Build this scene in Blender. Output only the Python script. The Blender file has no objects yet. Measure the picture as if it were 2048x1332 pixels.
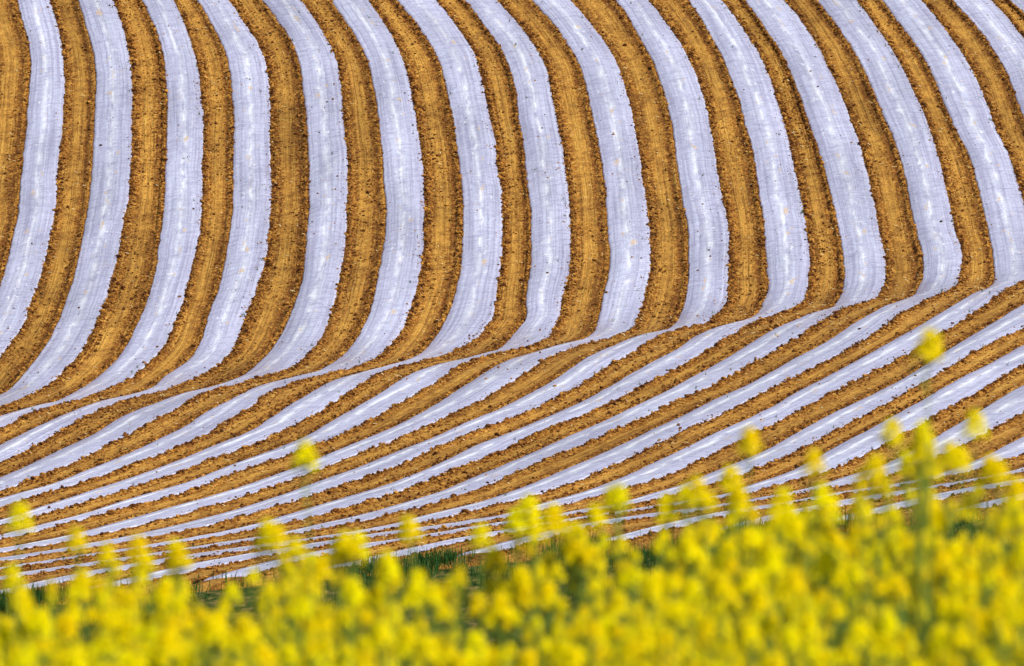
import bpy, math, random
import numpy as np

random.seed(7)
RNG = np.random.default_rng(11)
scene = bpy.context.scene
COL = scene.collection

# ------------------------------------------------------------------ camera
cam_d = bpy.data.cameras.new("camera")
cam = bpy.data.objects.new("camera", cam_d)
COL.objects.link(cam)
cam.location = (0.0, 0.0, 0.0)
cam.rotation_euler = (math.radians(90 - 4.0), 0, 0)
cam_d.sensor_width = 36.0
cam_d.lens = 340.0
cam_d.clip_start = 0.5
cam_d.clip_end = 6000.0
cam_d.dof.use_dof = True
cam_d.dof.focus_distance = 294.0
cam_d.dof.aperture_fstop = 8.6
scene.camera = cam

# ------------------------------------------------------------------ light
SUN_ELEV = math.radians(47)
SUN_AZ = math.radians(132)            # clockwise from +Y: from the right, a little behind the camera
to_sun = (math.sin(SUN_AZ) * math.cos(SUN_ELEV), math.cos(SUN_AZ) * math.cos(SUN_ELEV), math.sin(SUN_ELEV))
world = bpy.data.worlds.new("World")
scene.world = world
world.use_nodes = True
wn = world.node_tree
sky = wn.nodes.new("ShaderNodeTexSky")
sky.sky_type = 'NISHITA'
sky.sun_disc = False
sky.sun_elevation = SUN_ELEV
sky.sun_rotation = SUN_AZ
sky.air_density = 1.2
sky.dust_density = 0.6
bg = wn.nodes["Background"]
bg.inputs["Strength"].default_value = 0.10
wn.links.new(sky.outputs["Color"], bg.inputs["Color"])
sun_d = bpy.data.lights.new("sun", 'SUN')
sun_d.energy = 4.9
sun_d.angle = math.radians(0.5)
sun_d.color = (1.0, 0.95, 0.86)
sun = bpy.data.objects.new("sun", sun_d)
COL.objects.link(sun)
from mathutils import Vector
sun.rotation_euler = Vector(to_sun).to_track_quat('Z', 'Y').to_euler()
sun.location = (40, -40, 60)
scene.view_settings.view_transform = 'Standard'
scene.view_settings.look = 'None'
scene.view_settings.exposure = 0.1
scene.view_settings.gamma = 1.0
scene.cycles.use_denoising = True
scene.cycles.max_bounces = 6
scene.cycles.transparent_max_bounces = 8

# ------------------------------------------------------------------ modelled hill heights, and film rows traced in image pixels
HILL_X0, HILL_DX, HILL_Y0, HILL_DY = -36.0, 4.0, 252.0, 1.5
HILL_CM = [  # heights of the far slope, sampled from a depth function shaped over image pixels, centimetres below the camera, one row per 1.5 m
 [3017,2980,2943,2906,2869,2831,2794,2757,2720,2683,2645,2608,2571,2534,2497,2460,2422,2385,2348],
 [2994,2956,2919,2882,2845,2808,2770,2733,2696,2659,2622,2585,2547,2510,2473,2436,2399,2361,2324],
 [2969,2932,2895,2858,2821,2783,2746,2709,2672,2635,2598,2560,2523,2486,2449,2412,2374,2337,2300],
 [2945,2907,2870,2833,2796,2759,2722,2684,2647,2610,2573,2536,2499,2461,2424,2387,2350,2313,2275],
 [2919,2882,2845,2808,2771,2734,2696,2659,2622,2585,2548,2511,2473,2436,2399,2362,2325,2288,2250],
 [2894,2857,2819,2782,2745,2708,2671,2634,2596,2559,2522,2485,2448,2411,2373,2336,2299,2262,2225],
 [2868,2831,2793,2756,2719,2682,2645,2608,2570,2533,2496,2459,2422,2385,2347,2310,2273,2236,2199],
 [2841,2804,2767,2730,2693,2655,2618,2581,2544,2507,2470,2432,2395,2358,2321,2284,2247,2210,2172],
 [2814,2777,2740,2703,2666,2628,2591,2554,2517,2480,2443,2405,2368,2331,2294,2257,2220,2183,2145],
 [2787,2750,2712,2675,2638,2601,2564,2527,2490,2452,2415,2378,2341,2304,2267,2229,2192,2155,2118],
 [2763,2726,2689,2651,2614,2577,2540,2503,2466,2429,2391,2354,2317,2280,2243,2206,2168,2131,2094],
 [2762,2725,2687,2650,2613,2576,2539,2502,2465,2427,2390,2353,2316,2279,2242,2205,2167,2130,2093],
 [2768,2730,2693,2656,2619,2582,2545,2508,2470,2433,2396,2359,2322,2285,2248,2210,2173,2136,2099],
 [2775,2738,2701,2664,2627,2589,2552,2515,2478,2441,2404,2367,2329,2292,2255,2218,2181,2144,2107],
 [2783,2746,2709,2672,2635,2597,2560,2523,2486,2449,2412,2375,2337,2300,2263,2226,2189,2152,2115],
 [2791,2754,2717,2679,2642,2605,2568,2531,2494,2457,2419,2382,2345,2308,2271,2234,2197,2159,2122],
 [2797,2760,2723,2686,2649,2612,2575,2537,2500,2463,2426,2389,2352,2315,2277,2240,2203,2166,2129],
 [2800,2763,2726,2689,2652,2614,2577,2540,2503,2466,2429,2392,2354,2317,2280,2243,2206,2169,2132],
 [2786,2749,2711,2674,2637,2600,2563,2526,2489,2451,2414,2377,2340,2303,2266,2229,2192,2154,2117],
 [2759,2722,2685,2648,2611,2573,2536,2499,2462,2425,2388,2351,2313,2276,2239,2202,2165,2128,2091],
 [2732,2695,2658,2621,2583,2546,2509,2472,2435,2398,2361,2324,2286,2249,2212,2175,2138,2101,2064],
 [2704,2667,2630,2593,2556,2519,2482,2445,2407,2370,2333,2296,2259,2222,2185,2148,2110,2073,2036],
 [2676,2639,2602,2565,2528,2491,2454,2417,2380,2342,2305,2268,2231,2194,2157,2120,2083,2045,2008],
 [2648,2611,2574,2537,2500,2463,2425,2388,2351,2314,2277,2240,2203,2166,2128,2091,2054,2017,1980],
 [2619,2582,2545,2508,2471,2434,2397,2360,2322,2285,2248,2211,2174,2137,2100,2063,2026,1988,1951],
 [2591,2553,2516,2479,2442,2405,2367,2330,2293,2256,2219,2182,2145,2108,2071,2033,1996,1959,1922],
 [2574,2531,2490,2450,2412,2375,2338,2301,2264,2227,2189,2152,2115,2078,2041,2004,1967,1930,1893],
 [2570,2524,2479,2435,2391,2349,2309,2271,2234,2197,2159,2122,2085,2048,2011,1974,1937,1900,1863],
 [2571,2524,2477,2431,2385,2340,2295,2251,2209,2168,2130,2092,2055,2018,1981,1944,1906,1869,1832],
 [2573,2525,2478,2431,2385,2338,2292,2246,2200,2155,2111,2068,2027,1988,1950,1913,1876,1839,1801],
 [2575,2528,2481,2433,2386,2339,2292,2245,2199,2152,2106,2060,2015,1971,1927,1886,1846,1808,1770],
 [2578,2530,2483,2436,2389,2341,2294,2247,2200,2153,2106,2059,2013,1966,1920,1875,1830,1787,1744],
 [2579,2532,2485,2438,2391,2344,2297,2249,2202,2155,2108,2061,2013,1967,1920,1873,1827,1781,1735],
 [2578,2532,2486,2440,2393,2346,2299,2252,2205,2157,2110,2063,2016,1968,1921,1874,1827,1780,1733],
 [2570,2527,2483,2438,2392,2346,2300,2253,2206,2159,2112,2065,2018,1971,1923,1876,1829,1782,1735],
 [2533,2501,2466,2428,2386,2342,2298,2252,2206,2160,2113,2067,2020,1973,1926,1878,1831,1784,1737],
 [2482,2450,2419,2387,2356,2322,2285,2244,2201,2157,2112,2066,2020,1974,1927,1880,1833,1786,1739],
 [2429,2398,2366,2335,2304,2272,2241,2209,2177,2141,2102,2060,2016,1971,1926,1880,1834,1787,1740],
 [2376,2345,2314,2282,2251,2219,2188,2156,2125,2094,2062,2030,1996,1959,1918,1875,1831,1785,1740],
 [2323,2291,2260,2229,2197,2166,2134,2103,2071,2040,2009,1977,1946,1914,1883,1850,1815,1775,1733],
 [2269,2237,2206,2175,2143,2112,2080,2049,2017,1986,1955,1923,1892,1860,1829,1797,1766,1734,1703],
 [2214,2183,2151,2120,2088,2057,2026,1994,1963,1931,1900,1868,1837,1806,1774,1743,1711,1680,1648],
 [2159,2127,2096,2065,2033,2002,1970,1939,1907,1876,1845,1813,1782,1750,1719,1688,1656,1625,1593],
 [2103,2071,2040,2009,1977,1946,1914,1883,1852,1820,1789,1757,1726,1694,1663,1632,1600,1569,1537],
 [2046,2015,1984,1952,1921,1889,1858,1826,1795,1764,1732,1701,1669,1638,1607,1575,1544,1512,1481],
 [1989,1958,1926,1895,1864,1832,1801,1769,1738,1707,1675,1644,1612,1581,1550,1518,1487,1455,1424],
 [1932,1900,1869,1837,1806,1775,1743,1712,1680,1649,1618,1586,1555,1523,1492,1461,1429,1398,1366],
 [1873,1842,1810,1779,1748,1716,1685,1653,1622,1591,1559,1528,1497,1465,1434,1402,1371,1340,1308],
 [1814,1783,1752,1720,1689,1657,1626,1595,1563,1532,1500,1469,1438,1406,1375,1344,1312,1281,1249],
 [1755,1724,1692,1661,1629,1598,1567,1535,1504,1472,1441,1410,1378,1347,1315,1284,1253,1221,1190],
 [1695,1663,1632,1601,1569,1538,1507,1475,1444,1412,1381,1350,1318,1287,1255,1224,1193,1161,1130],
 [1634,1603,1571,1540,1509,1477,1446,1415,1383,1352,1320,1289,1258,1226,1195,1163,1132,1101,1069],
 [1573,1542,1510,1479,1447,1416,1385,1353,1322,1291,1259,1228,1196,1165,1134,1102,1071,1040,1008],
 [1511,1480,1448,1417,1386,1354,1323,1291,1260,1229,1197,1166,1135,1103,1072,1041,1009,978,946],
 [1449,1417,1386,1354,1323,1292,1260,1229,1198,1166,1135,1104,1072,1041,1009,978,947,915,884],
 [1386,1354,1323,1291,1260,1229,1197,1166,1135,1103,1072,1041,1009,978,947,915,884,852,821],
 [1322,1291,1259,1228,1196,1165,1134,1102,1071,1040,1008,977,946,914,883,852,820,789,758],
 [1258,1226,1195,1164,1132,1101,1070,1038,1007,976,944,913,881,850,819,787,756,725,693],
 [1193,1162,1130,1099,1067,1036,1005,973,942,911,879,848,817,785,754,723,691,660,629],
 [1127,1096,1065,1033,1002,971,939,908,877,845,814,783,751,720,689,657,626,595,563],
 [1061,1030,999,967,936,905,873,842,811,779,748,717,685,654,623,591,560,529,497],
 [995,964,932,901,870,838,807,776,744,713,682,650,619,588,556,525,494,462,431],
 [928,896,865,834,802,771,740,708,677,646,614,583,552,520,489,458,426,395,364],
 [860,829,797,766,735,703,672,641,609,578,547,515,484,453,421,390,359,327,296],
 [792,760,729,698,666,635,604,572,541,510,478,447,416,384,353,322,290,259,228],
]
ROW_Y0, ROW_DY = 263.5, 1.25
ROW_EDGE_CM = [  # plan positions of the two edges of every film row, projected from traced image pixels, centimetres
 [-5662,-5508,-5266,-5019,-4905,-4822,-4729,-4623,-4553,-4478,-4391,-4269,-3949,-3533,-3292,-3086,-2947,-2819,-2656,-2551,-2460,-2364,-2298,-2224,-2184,-2163,-2142,-2115,-2083,-2048,-1989,-1964,-1942,-1909,-1850,-1806,-1767,-1730,-1703,-1686,-1673,-1662,-1655,-1646,-1638,-1636,-1637,-1639,-1640,-1641,-1642,-1643,-1643,-1644,-1650,-1663,-1682,-1702,-1726,-1745,-1763,-1779,-1794,-1807,-1819,-1829,-1839,-1847],
 [-5534,-5381,-5138,-4891,-4777,-4695,-4602,-4495,-4426,-4350,-4263,-4141,-3821,-3406,-3165,-2959,-2820,-2692,-2529,-2423,-2332,-2237,-2171,-2097,-2057,-2035,-2015,-1988,-1955,-1920,-1861,-1837,-1814,-1781,-1723,-1679,-1640,-1602,-1576,-1559,-1545,-1534,-1525,-1517,-1512,-1511,-1511,-1512,-1513,-1514,-1515,-1517,-1520,-1525,-1534,-1549,-1569,-1590,-1613,-1633,-1651,-1667,-1682,-1695,-1707,-1717,-1727,-1735],
 [-5410,-5256,-5013,-4767,-4653,-4570,-4477,-4370,-4301,-4226,-4139,-4016,-3696,-3281,-3040,-2834,-2695,-2567,-2404,-2299,-2208,-2112,-2046,-1972,-1932,-1911,-1890,-1863,-1830,-1795,-1737,-1712,-1689,-1656,-1598,-1554,-1515,-1484,-1463,-1447,-1435,-1425,-1417,-1411,-1406,-1403,-1402,-1402,-1403,-1406,-1409,-1413,-1417,-1423,-1434,-1451,-1471,-1493,-1517,-1537,-1555,-1572,-1586,-1600,-1612,-1622,-1632,-1641],
 [-5287,-5133,-4890,-4644,-4530,-4447,-4354,-4247,-4178,-4103,-4016,-3894,-3574,-3158,-2917,-2711,-2572,-2444,-2281,-2176,-2085,-1989,-1923,-1849,-1809,-1788,-1767,-1740,-1707,-1672,-1614,-1589,-1566,-1534,-1478,-1421,-1378,-1352,-1332,-1314,-1301,-1291,-1285,-1280,-1276,-1273,-1271,-1271,-1273,-1277,-1282,-1286,-1291,-1299,-1311,-1330,-1351,-1375,-1399,-1419,-1438,-1455,-1470,-1483,-1496,-1507,-1516,-1525],
 [-5118,-4965,-4722,-4475,-4361,-4278,-4185,-4079,-4009,-3934,-3847,-3725,-3405,-2990,-2748,-2542,-2403,-2275,-2113,-2007,-1916,-1821,-1755,-1680,-1641,-1619,-1598,-1571,-1539,-1504,-1445,-1418,-1398,-1374,-1337,-1283,-1242,-1215,-1194,-1179,-1167,-1160,-1157,-1154,-1153,-1152,-1152,-1154,-1157,-1161,-1165,-1170,-1175,-1184,-1200,-1222,-1248,-1277,-1304,-1328,-1350,-1370,-1387,-1403,-1418,-1430,-1442,-1453],
 [-5006,-4853,-4610,-4364,-4249,-4167,-4074,-3967,-3898,-3822,-3736,-3613,-3293,-2878,-2637,-2431,-2292,-2164,-2001,-1896,-1804,-1709,-1643,-1569,-1529,-1507,-1487,-1461,-1430,-1390,-1339,-1309,-1287,-1260,-1212,-1158,-1110,-1088,-1071,-1058,-1047,-1037,-1029,-1023,-1022,-1023,-1026,-1029,-1032,-1036,-1041,-1049,-1058,-1071,-1090,-1114,-1139,-1169,-1195,-1218,-1239,-1258,-1275,-1291,-1305,-1317,-1329,-1339],
 [-4894,-4741,-4498,-4251,-4137,-4054,-3961,-3855,-3785,-3710,-3623,-3501,-3181,-2766,-2524,-2318,-2179,-2051,-1889,-1783,-1692,-1597,-1531,-1456,-1404,-1367,-1338,-1311,-1271,-1215,-1170,-1142,-1125,-1114,-1095,-1029,-999,-985,-970,-956,-945,-935,-928,-924,-923,-925,-927,-930,-933,-937,-942,-947,-954,-967,-989,-1020,-1054,-1095,-1129,-1160,-1188,-1213,-1235,-1256,-1274,-1287,-1299,-1309],
 [-4770,-4616,-4374,-4127,-4013,-3930,-3837,-3731,-3661,-3586,-3499,-3377,-3057,-2641,-2400,-2194,-2055,-1927,-1764,-1659,-1568,-1472,-1409,-1341,-1297,-1266,-1236,-1203,-1163,-1112,-1068,-1041,-1017,-992,-956,-904,-877,-861,-842,-823,-810,-801,-795,-793,-793,-795,-798,-801,-805,-810,-815,-820,-827,-842,-869,-907,-948,-995,-1036,-1072,-1105,-1135,-1161,-1185,-1207,-1226,-1244,-1260],
 [-4636,-4482,-4239,-3993,-3879,-3796,-3703,-3596,-3527,-3452,-3365,-3243,-2923,-2507,-2266,-2060,-1921,-1793,-1630,-1525,-1434,-1352,-1266,-1209,-1154,-1098,-1062,-1024,-966,-925,-902,-874,-851,-836,-817,-779,-744,-720,-701,-687,-679,-674,-671,-670,-671,-672,-675,-680,-685,-692,-699,-706,-716,-734,-762,-798,-838,-881,-919,-952,-982,-1009,-1034,-1056,-1076,-1094,-1110,-1124],
 [-4500,-4347,-4104,-3857,-3743,-3660,-3567,-3461,-3391,-3316,-3229,-3107,-2787,-2372,-2130,-1924,-1785,-1657,-1495,-1389,-1288,-1207,-1131,-1067,-1007,-979,-960,-925,-871,-826,-785,-760,-722,-689,-673,-634,-604,-584,-570,-559,-551,-545,-540,-539,-539,-541,-544,-550,-556,-563,-570,-577,-587,-606,-636,-672,-713,-755,-790,-823,-852,-878,-901,-923,-942,-959,-975,-989],
 [-4378,-4225,-3982,-3735,-3621,-3539,-3446,-3339,-3269,-3194,-3107,-2985,-2665,-2250,-2008,-1803,-1664,-1536,-1366,-1261,-1156,-1070,-987,-930,-870,-830,-807,-773,-715,-667,-613,-595,-580,-563,-543,-516,-481,-458,-445,-435,-427,-421,-417,-417,-420,-425,-430,-436,-442,-450,-459,-470,-485,-507,-538,-574,-614,-653,-687,-718,-745,-770,-793,-813,-831,-847,-862,-875],
 [-4260,-4106,-3864,-3617,-3503,-3420,-3327,-3221,-3151,-3076,-2989,-2867,-2547,-2131,-1890,-1684,-1545,-1417,-1250,-1140,-1022,-929,-870,-798,-763,-731,-684,-651,-597,-539,-498,-461,-439,-420,-404,-381,-344,-326,-312,-301,-293,-288,-285,-284,-286,-289,-294,-302,-311,-322,-334,-347,-364,-388,-420,-453,-493,-528,-559,-587,-613,-636,-657,-675,-692,-707,-721,-733],
 [-4109,-3956,-3713,-3467,-3353,-3270,-3177,-3070,-3001,-2926,-2839,-2716,-2396,-1981,-1740,-1534,-1395,-1256,-1114,-996,-901,-794,-732,-675,-615,-578,-544,-490,-428,-388,-348,-320,-300,-284,-269,-248,-219,-196,-180,-169,-163,-161,-161,-163,-167,-173,-179,-187,-196,-206,-217,-230,-249,-277,-313,-353,-400,-440,-477,-510,-539,-566,-590,-612,-631,-649,-665,-679],
 [-4014,-3860,-3617,-3371,-3257,-3174,-3081,-2974,-2905,-2830,-2743,-2621,-2301,-1885,-1644,-1438,-1271,-1126,-992,-874,-756,-668,-589,-527,-479,-439,-412,-382,-335,-273,-228,-201,-178,-154,-128,-98,-68,-53,-45,-37,-31,-28,-27,-30,-35,-42,-50,-59,-69,-79,-89,-101,-119,-148,-186,-228,-275,-315,-351,-384,-413,-440,-464,-485,-505,-522,-538,-552],
 [-3839,-3685,-3443,-3196,-3082,-2999,-2906,-2800,-2730,-2655,-2568,-2446,-2126,-1710,-1469,-1270,-1135,-966,-855,-736,-627,-559,-492,-421,-365,-318,-280,-228,-137,-100,-54,-36,-25,-15,-6,11,43,43,52,59,61,61,59,56,51,46,40,33,25,16,6,-7,-27,-58,-97,-139,-186,-225,-261,-294,-323,-349,-373,-394,-413,-431,-446,-460],
 [-3742,-3589,-3346,-3099,-2985,-2903,-2810,-2703,-2634,-2558,-2471,-2349,-2029,-1614,-1373,-1182,-999,-868,-751,-617,-507,-430,-364,-288,-220,-180,-147,-115,-82,-4,53,81,105,117,124,133,155,163,181,191,194,193,191,188,184,178,170,160,150,140,130,116,93,58,16,-31,-80,-123,-161,-196,-227,-255,-280,-303,-323,-342,-358,-373],
 [-3500,-3346,-3104,-2857,-2743,-2660,-2567,-2461,-2391,-2316,-2229,-2107,-1787,-1371,-1163,-996,-831,-702,-586,-479,-376,-294,-221,-162,-100,-58,-5,54,95,138,209,231,244,254,262,272,284,295,309,315,316,315,312,308,302,296,288,279,268,257,245,228,202,167,127,82,36,-3,-38,-70,-99,-125,-148,-169,-188,-205,-220,-234],
 [-3342,-3189,-2946,-2699,-2585,-2503,-2410,-2303,-2234,-2158,-2071,-1949,-1629,-1252,-1016,-841,-702,-581,-473,-354,-253,-165,-87,-21,44,91,131,167,204,259,317,349,377,385,389,395,415,431,448,453,452,449,445,440,433,427,420,411,401,390,376,356,329,292,251,204,161,123,89,58,30,5,-18,-38,-56,-73,-88,-101],
 [-3062,-2909,-2666,-2419,-2305,-2222,-2130,-2023,-1953,-1878,-1791,-1669,-1349,-1060,-847,-698,-576,-452,-345,-229,-140,-34,48,123,182,232,283,323,352,390,471,492,504,515,526,537,551,563,569,571,571,568,562,555,548,543,538,533,524,511,495,475,449,419,387,350,318,289,262,239,218,199,181,166,152,139,128,118],
 [-2924,-2770,-2528,-2281,-2167,-2084,-1991,-1885,-1815,-1740,-1653,-1531,-1189,-909,-709,-568,-431,-314,-225,-128,-13,88,178,248,304,370,407,438,463,495,543,612,624,636,653,671,688,696,702,705,706,702,696,687,678,672,666,659,649,637,621,600,571,535,498,454,417,384,354,327,303,281,261,243,227,213,200,188],
 [-2575,-2421,-2179,-1932,-1818,-1735,-1642,-1536,-1466,-1391,-1304,-1182,-925,-718,-556,-395,-279,-185,-98,17,120,214,290,362,438,507,548,576,604,639,701,741,757,770,782,794,808,821,823,823,821,818,814,808,801,793,784,773,760,746,728,707,681,654,624,591,564,539,517,496,478,462,447,434,422,411,401,393],
 [-2480,-2327,-2084,-1837,-1723,-1640,-1547,-1441,-1371,-1299,-1220,-1078,-820,-572,-407,-263,-175,-51,32,126,240,330,411,497,569,627,677,701,729,760,793,826,858,886,910,930,944,955,961,961,957,952,946,938,930,922,913,902,890,876,859,836,805,771,733,694,660,630,603,578,556,536,518,502,488,475,463,452],
 [-2156,-2002,-1760,-1513,-1399,-1316,-1223,-1117,-1059,-986,-895,-766,-601,-396,-233,-128,-24,79,170,271,360,449,528,608,682,744,796,834,870,899,929,986,1011,1021,1031,1042,1056,1066,1067,1063,1056,1050,1042,1033,1022,1010,996,981,966,949,930,905,875,842,806,770,738,710,685,662,641,622,606,591,577,565,554,544],
 [-2053,-1899,-1657,-1410,-1294,-1161,-1080,-1018,-951,-842,-760,-645,-469,-259,-105,-3,94,201,290,392,472,573,660,737,815,883,926,955,984,1011,1034,1063,1106,1147,1163,1175,1188,1199,1204,1199,1191,1184,1178,1171,1161,1150,1137,1122,1105,1086,1064,1038,1007,975,937,904,874,847,823,801,781,764,748,733,720,709,698,689],
 [-1821,-1668,-1425,-1177,-1049,-967,-885,-772,-648,-568,-472,-382,-274,-87,46,146,250,342,426,518,602,702,782,856,941,1004,1055,1093,1122,1149,1177,1211,1248,1266,1281,1293,1307,1319,1319,1313,1306,1300,1294,1286,1276,1262,1247,1230,1212,1193,1170,1142,1109,1076,1037,1004,973,946,921,899,879,861,844,830,817,805,794,784],
 [-1682,-1529,-1286,-1045,-904,-802,-682,-601,-527,-424,-345,-269,-138,56,192,283,381,462,554,653,728,820,907,988,1069,1132,1176,1217,1245,1268,1291,1321,1357,1386,1405,1419,1431,1445,1449,1441,1433,1426,1420,1412,1402,1391,1378,1363,1345,1326,1302,1273,1239,1205,1165,1131,1101,1073,1048,1026,1006,988,972,957,944,932,921,911],
 [-1463,-1310,-1065,-847,-698,-593,-519,-470,-410,-274,-148,-43,52,206,328,419,506,592,690,778,852,938,1019,1097,1176,1253,1313,1353,1382,1407,1430,1459,1495,1511,1524,1535,1543,1546,1544,1539,1535,1530,1524,1513,1498,1479,1460,1441,1424,1405,1382,1353,1321,1286,1248,1215,1185,1158,1134,1113,1093,1076,1060,1046,1033,1021,1011,1001],
 [-1327,-1174,-926,-675,-539,-465,-392,-299,-172,-100,-37,44,172,349,477,570,661,738,824,901,984,1071,1158,1237,1307,1374,1436,1474,1499,1521,1542,1563,1588,1620,1651,1669,1681,1687,1686,1679,1672,1664,1654,1641,1627,1610,1594,1578,1563,1545,1522,1490,1454,1415,1373,1338,1306,1277,1251,1228,1207,1188,1171,1156,1142,1130,1119,1108],
 [-1056,-907,-741,-515,-311,-202,-147,-78,18,86,155,270,377,517,619,728,810,881,962,1056,1145,1219,1285,1353,1427,1501,1565,1613,1642,1664,1687,1713,1733,1747,1758,1768,1776,1783,1781,1774,1768,1760,1751,1739,1724,1708,1692,1679,1666,1649,1625,1593,1556,1513,1472,1436,1403,1374,1348,1324,1303,1284,1266,1251,1237,1224,1213,1202],
 [-908,-759,-605,-360,-187,-115,-46,43,161,240,312,374,489,644,757,845,926,1011,1094,1171,1236,1320,1389,1475,1577,1668,1764,1810,1829,1842,1854,1865,1876,1886,1896,1906,1915,1920,1915,1907,1900,1892,1882,1870,1856,1841,1827,1813,1798,1780,1753,1718,1681,1636,1596,1561,1529,1500,1474,1451,1430,1411,1394,1378,1364,1352,1341,1330],
 [-746,-603,-366,-137,3,97,174,241,327,411,511,591,674,793,881,954,1039,1114,1192,1268,1347,1435,1515,1597,1692,1791,1871,1904,1924,1939,1953,1965,1976,1987,1998,2008,2017,2021,2015,2008,1998,1987,1975,1961,1946,1929,1912,1894,1873,1849,1818,1781,1742,1696,1656,1620,1588,1559,1532,1509,1487,1468,1451,1435,1421,1408,1397,1387],
 [-595,-452,-250,-12,126,201,286,365,452,525,594,675,786,938,1037,1117,1195,1265,1345,1419,1488,1591,1715,1831,1932,1996,2035,2060,2075,2088,2099,2108,2118,2126,2135,2142,2148,2150,2144,2137,2128,2117,2105,2091,2077,2060,2043,2024,2003,1977,1944,1906,1866,1820,1781,1745,1713,1684,1658,1634,1613,1594,1577,1561,1547,1535,1523,1513],
 [-349,-228,-43,140,274,468,577,637,683,763,805,853,952,1085,1173,1246,1315,1390,1459,1537,1671,1848,1974,2090,2191,2255,2294,2318,2334,2346,2357,2367,2376,2385,2393,2401,2407,2409,2403,2396,2386,2376,2363,2350,2335,2319,2302,2283,2261,2235,2203,2165,2125,2079,2039,2004,1972,1943,1917,1893,1872,1853,1836,1820,1806,1793,1782,1772],
 [-228,-106,80,275,505,619,667,744,795,839,902,993,1105,1224,1321,1396,1475,1568,1704,1860,2000,2177,2304,2419,2520,2584,2623,2648,2664,2676,2687,2697,2706,2715,2723,2730,2737,2739,2733,2725,2716,2705,2693,2680,2665,2649,2631,2612,2591,2565,2533,2494,2455,2409,2369,2333,2301,2272,2246,2223,2201,2182,2165,2150,2136,2123,2112,2102],
 [0,144,340,544,737,822,865,909,1028,1109,1156,1202,1288,1388,1471,1560,1670,1795,1931,2087,2228,2405,2531,2647,2748,2812,2851,2876,2891,2904,2914,2924,2933,2942,2950,2958,2964,2966,2960,2953,2944,2933,2920,2907,2892,2876,2859,2840,2819,2793,2760,2722,2682,2636,2597,2561,2529,2500,2474,2450,2429,2410,2393,2377,2363,2351,2339,2329],
 [121,265,451,704,844,901,1005,1099,1146,1183,1234,1302,1397,1532,1640,1775,1890,2014,2151,2306,2447,2624,2750,2866,2967,3031,3070,3095,3110,3123,3133,3143,3153,3161,3169,3177,3183,3185,3179,3172,3163,3152,3140,3126,3112,3095,3078,3059,3038,3012,2979,2941,2901,2855,2816,2780,2748,2719,2693,2669,2648,2629,2612,2596,2582,2570,2558,2548],
 [316,457,646,863,1028,1127,1207,1274,1326,1373,1422,1465,1549,1695,1827,1962,2076,2201,2337,2493,2634,2811,2937,3053,3154,3218,3257,3282,3297,3309,3320,3330,3339,3348,3356,3364,3370,3372,3366,3359,3350,3339,3326,3313,3298,3282,3265,3246,3225,3199,3166,3128,3088,3042,3002,2967,2935,2906,2880,2856,2835,2816,2799,2783,2769,2757,2745,2735],
 [445,586,763,1013,1139,1234,1323,1381,1427,1468,1508,1558,1647,1786,1918,2053,2168,2292,2429,2584,2725,2902,3028,3144,3245,3309,3348,3373,3388,3401,3412,3421,3431,3439,3448,3455,3461,3463,3457,3450,3441,3430,3418,3404,3390,3373,3356,3337,3316,3290,3257,3219,3179,3133,3094,3058,3026,2997,2971,2947,2926,2907,2890,2874,2860,2848,2836,2826],
 [624,769,979,1188,1329,1440,1508,1564,1617,1670,1730,1788,1877,2017,2149,2284,2398,2523,2659,2815,2956,3133,3259,3375,3476,3540,3579,3604,3619,3631,3642,3652,3661,3670,3678,3686,3692,3694,3688,3681,3672,3661,3648,3635,3620,3604,3587,3568,3547,3521,3488,3450,3410,3364,3324,3289,3257,3228,3202,3178,3157,3138,3121,3105,3091,3079,3067,3057],
 [756,901,1107,1337,1487,1564,1622,1672,1721,1774,1834,1892,1981,2121,2253,2388,2502,2627,2763,2919,3060,3237,3363,3479,3580,3644,3683,3708,3723,3736,3746,3756,3765,3774,3782,3790,3796,3798,3792,3785,3776,3765,3752,3739,3724,3708,3691,3672,3651,3625,3592,3554,3514,3468,3429,3393,3361,3332,3306,3282,3261,3242,3225,3209,3195,3183,3171,3161],
 [984,1138,1361,1610,1737,1815,1873,1923,1972,2025,2085,2143,2232,2372,2504,2639,2753,2878,3014,3170,3311,3488,3614,3730,3831,3895,3934,3959,3974,3986,3997,4007,4016,4025,4033,4041,4047,4049,4043,4036,4026,4016,4003,3990,3975,3959,3942,3923,3902,3876,3843,3805,3765,3719,3679,3644,3612,3583,3557,3533,3512,3493,3476,3460,3446,3434,3422,3412],
 [1108,1261,1469,1746,1873,1951,2009,2059,2108,2161,2221,2279,2368,2508,2640,2774,2889,3014,3150,3306,3447,3624,3750,3866,3967,4031,4070,4094,4110,4122,4133,4143,4152,4161,4169,4177,4183,4185,4179,4172,4162,4151,4139,4126,4111,4095,4077,4059,4037,4011,3979,3941,3901,3855,3815,3780,3747,3719,3692,3669,3648,3629,3611,3596,3582,3569,3558,3548],
]

HILL = -np.array(HILL_CM, float) / 100.0
EDGE = np.array(ROW_EDGE_CM, float) / 100.0      # (edges, rows)
N_FILM = EDGE.shape[0] // 2


def cubic(t):
    t2, t3 = t * t, t * t * t
    return (-.5 * t + t2 - .5 * t3, 1 - 2.5 * t2 + 1.5 * t3, .5 * t + 2 * t2 - 1.5 * t3, -.5 * t2 + .5 * t3)


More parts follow.
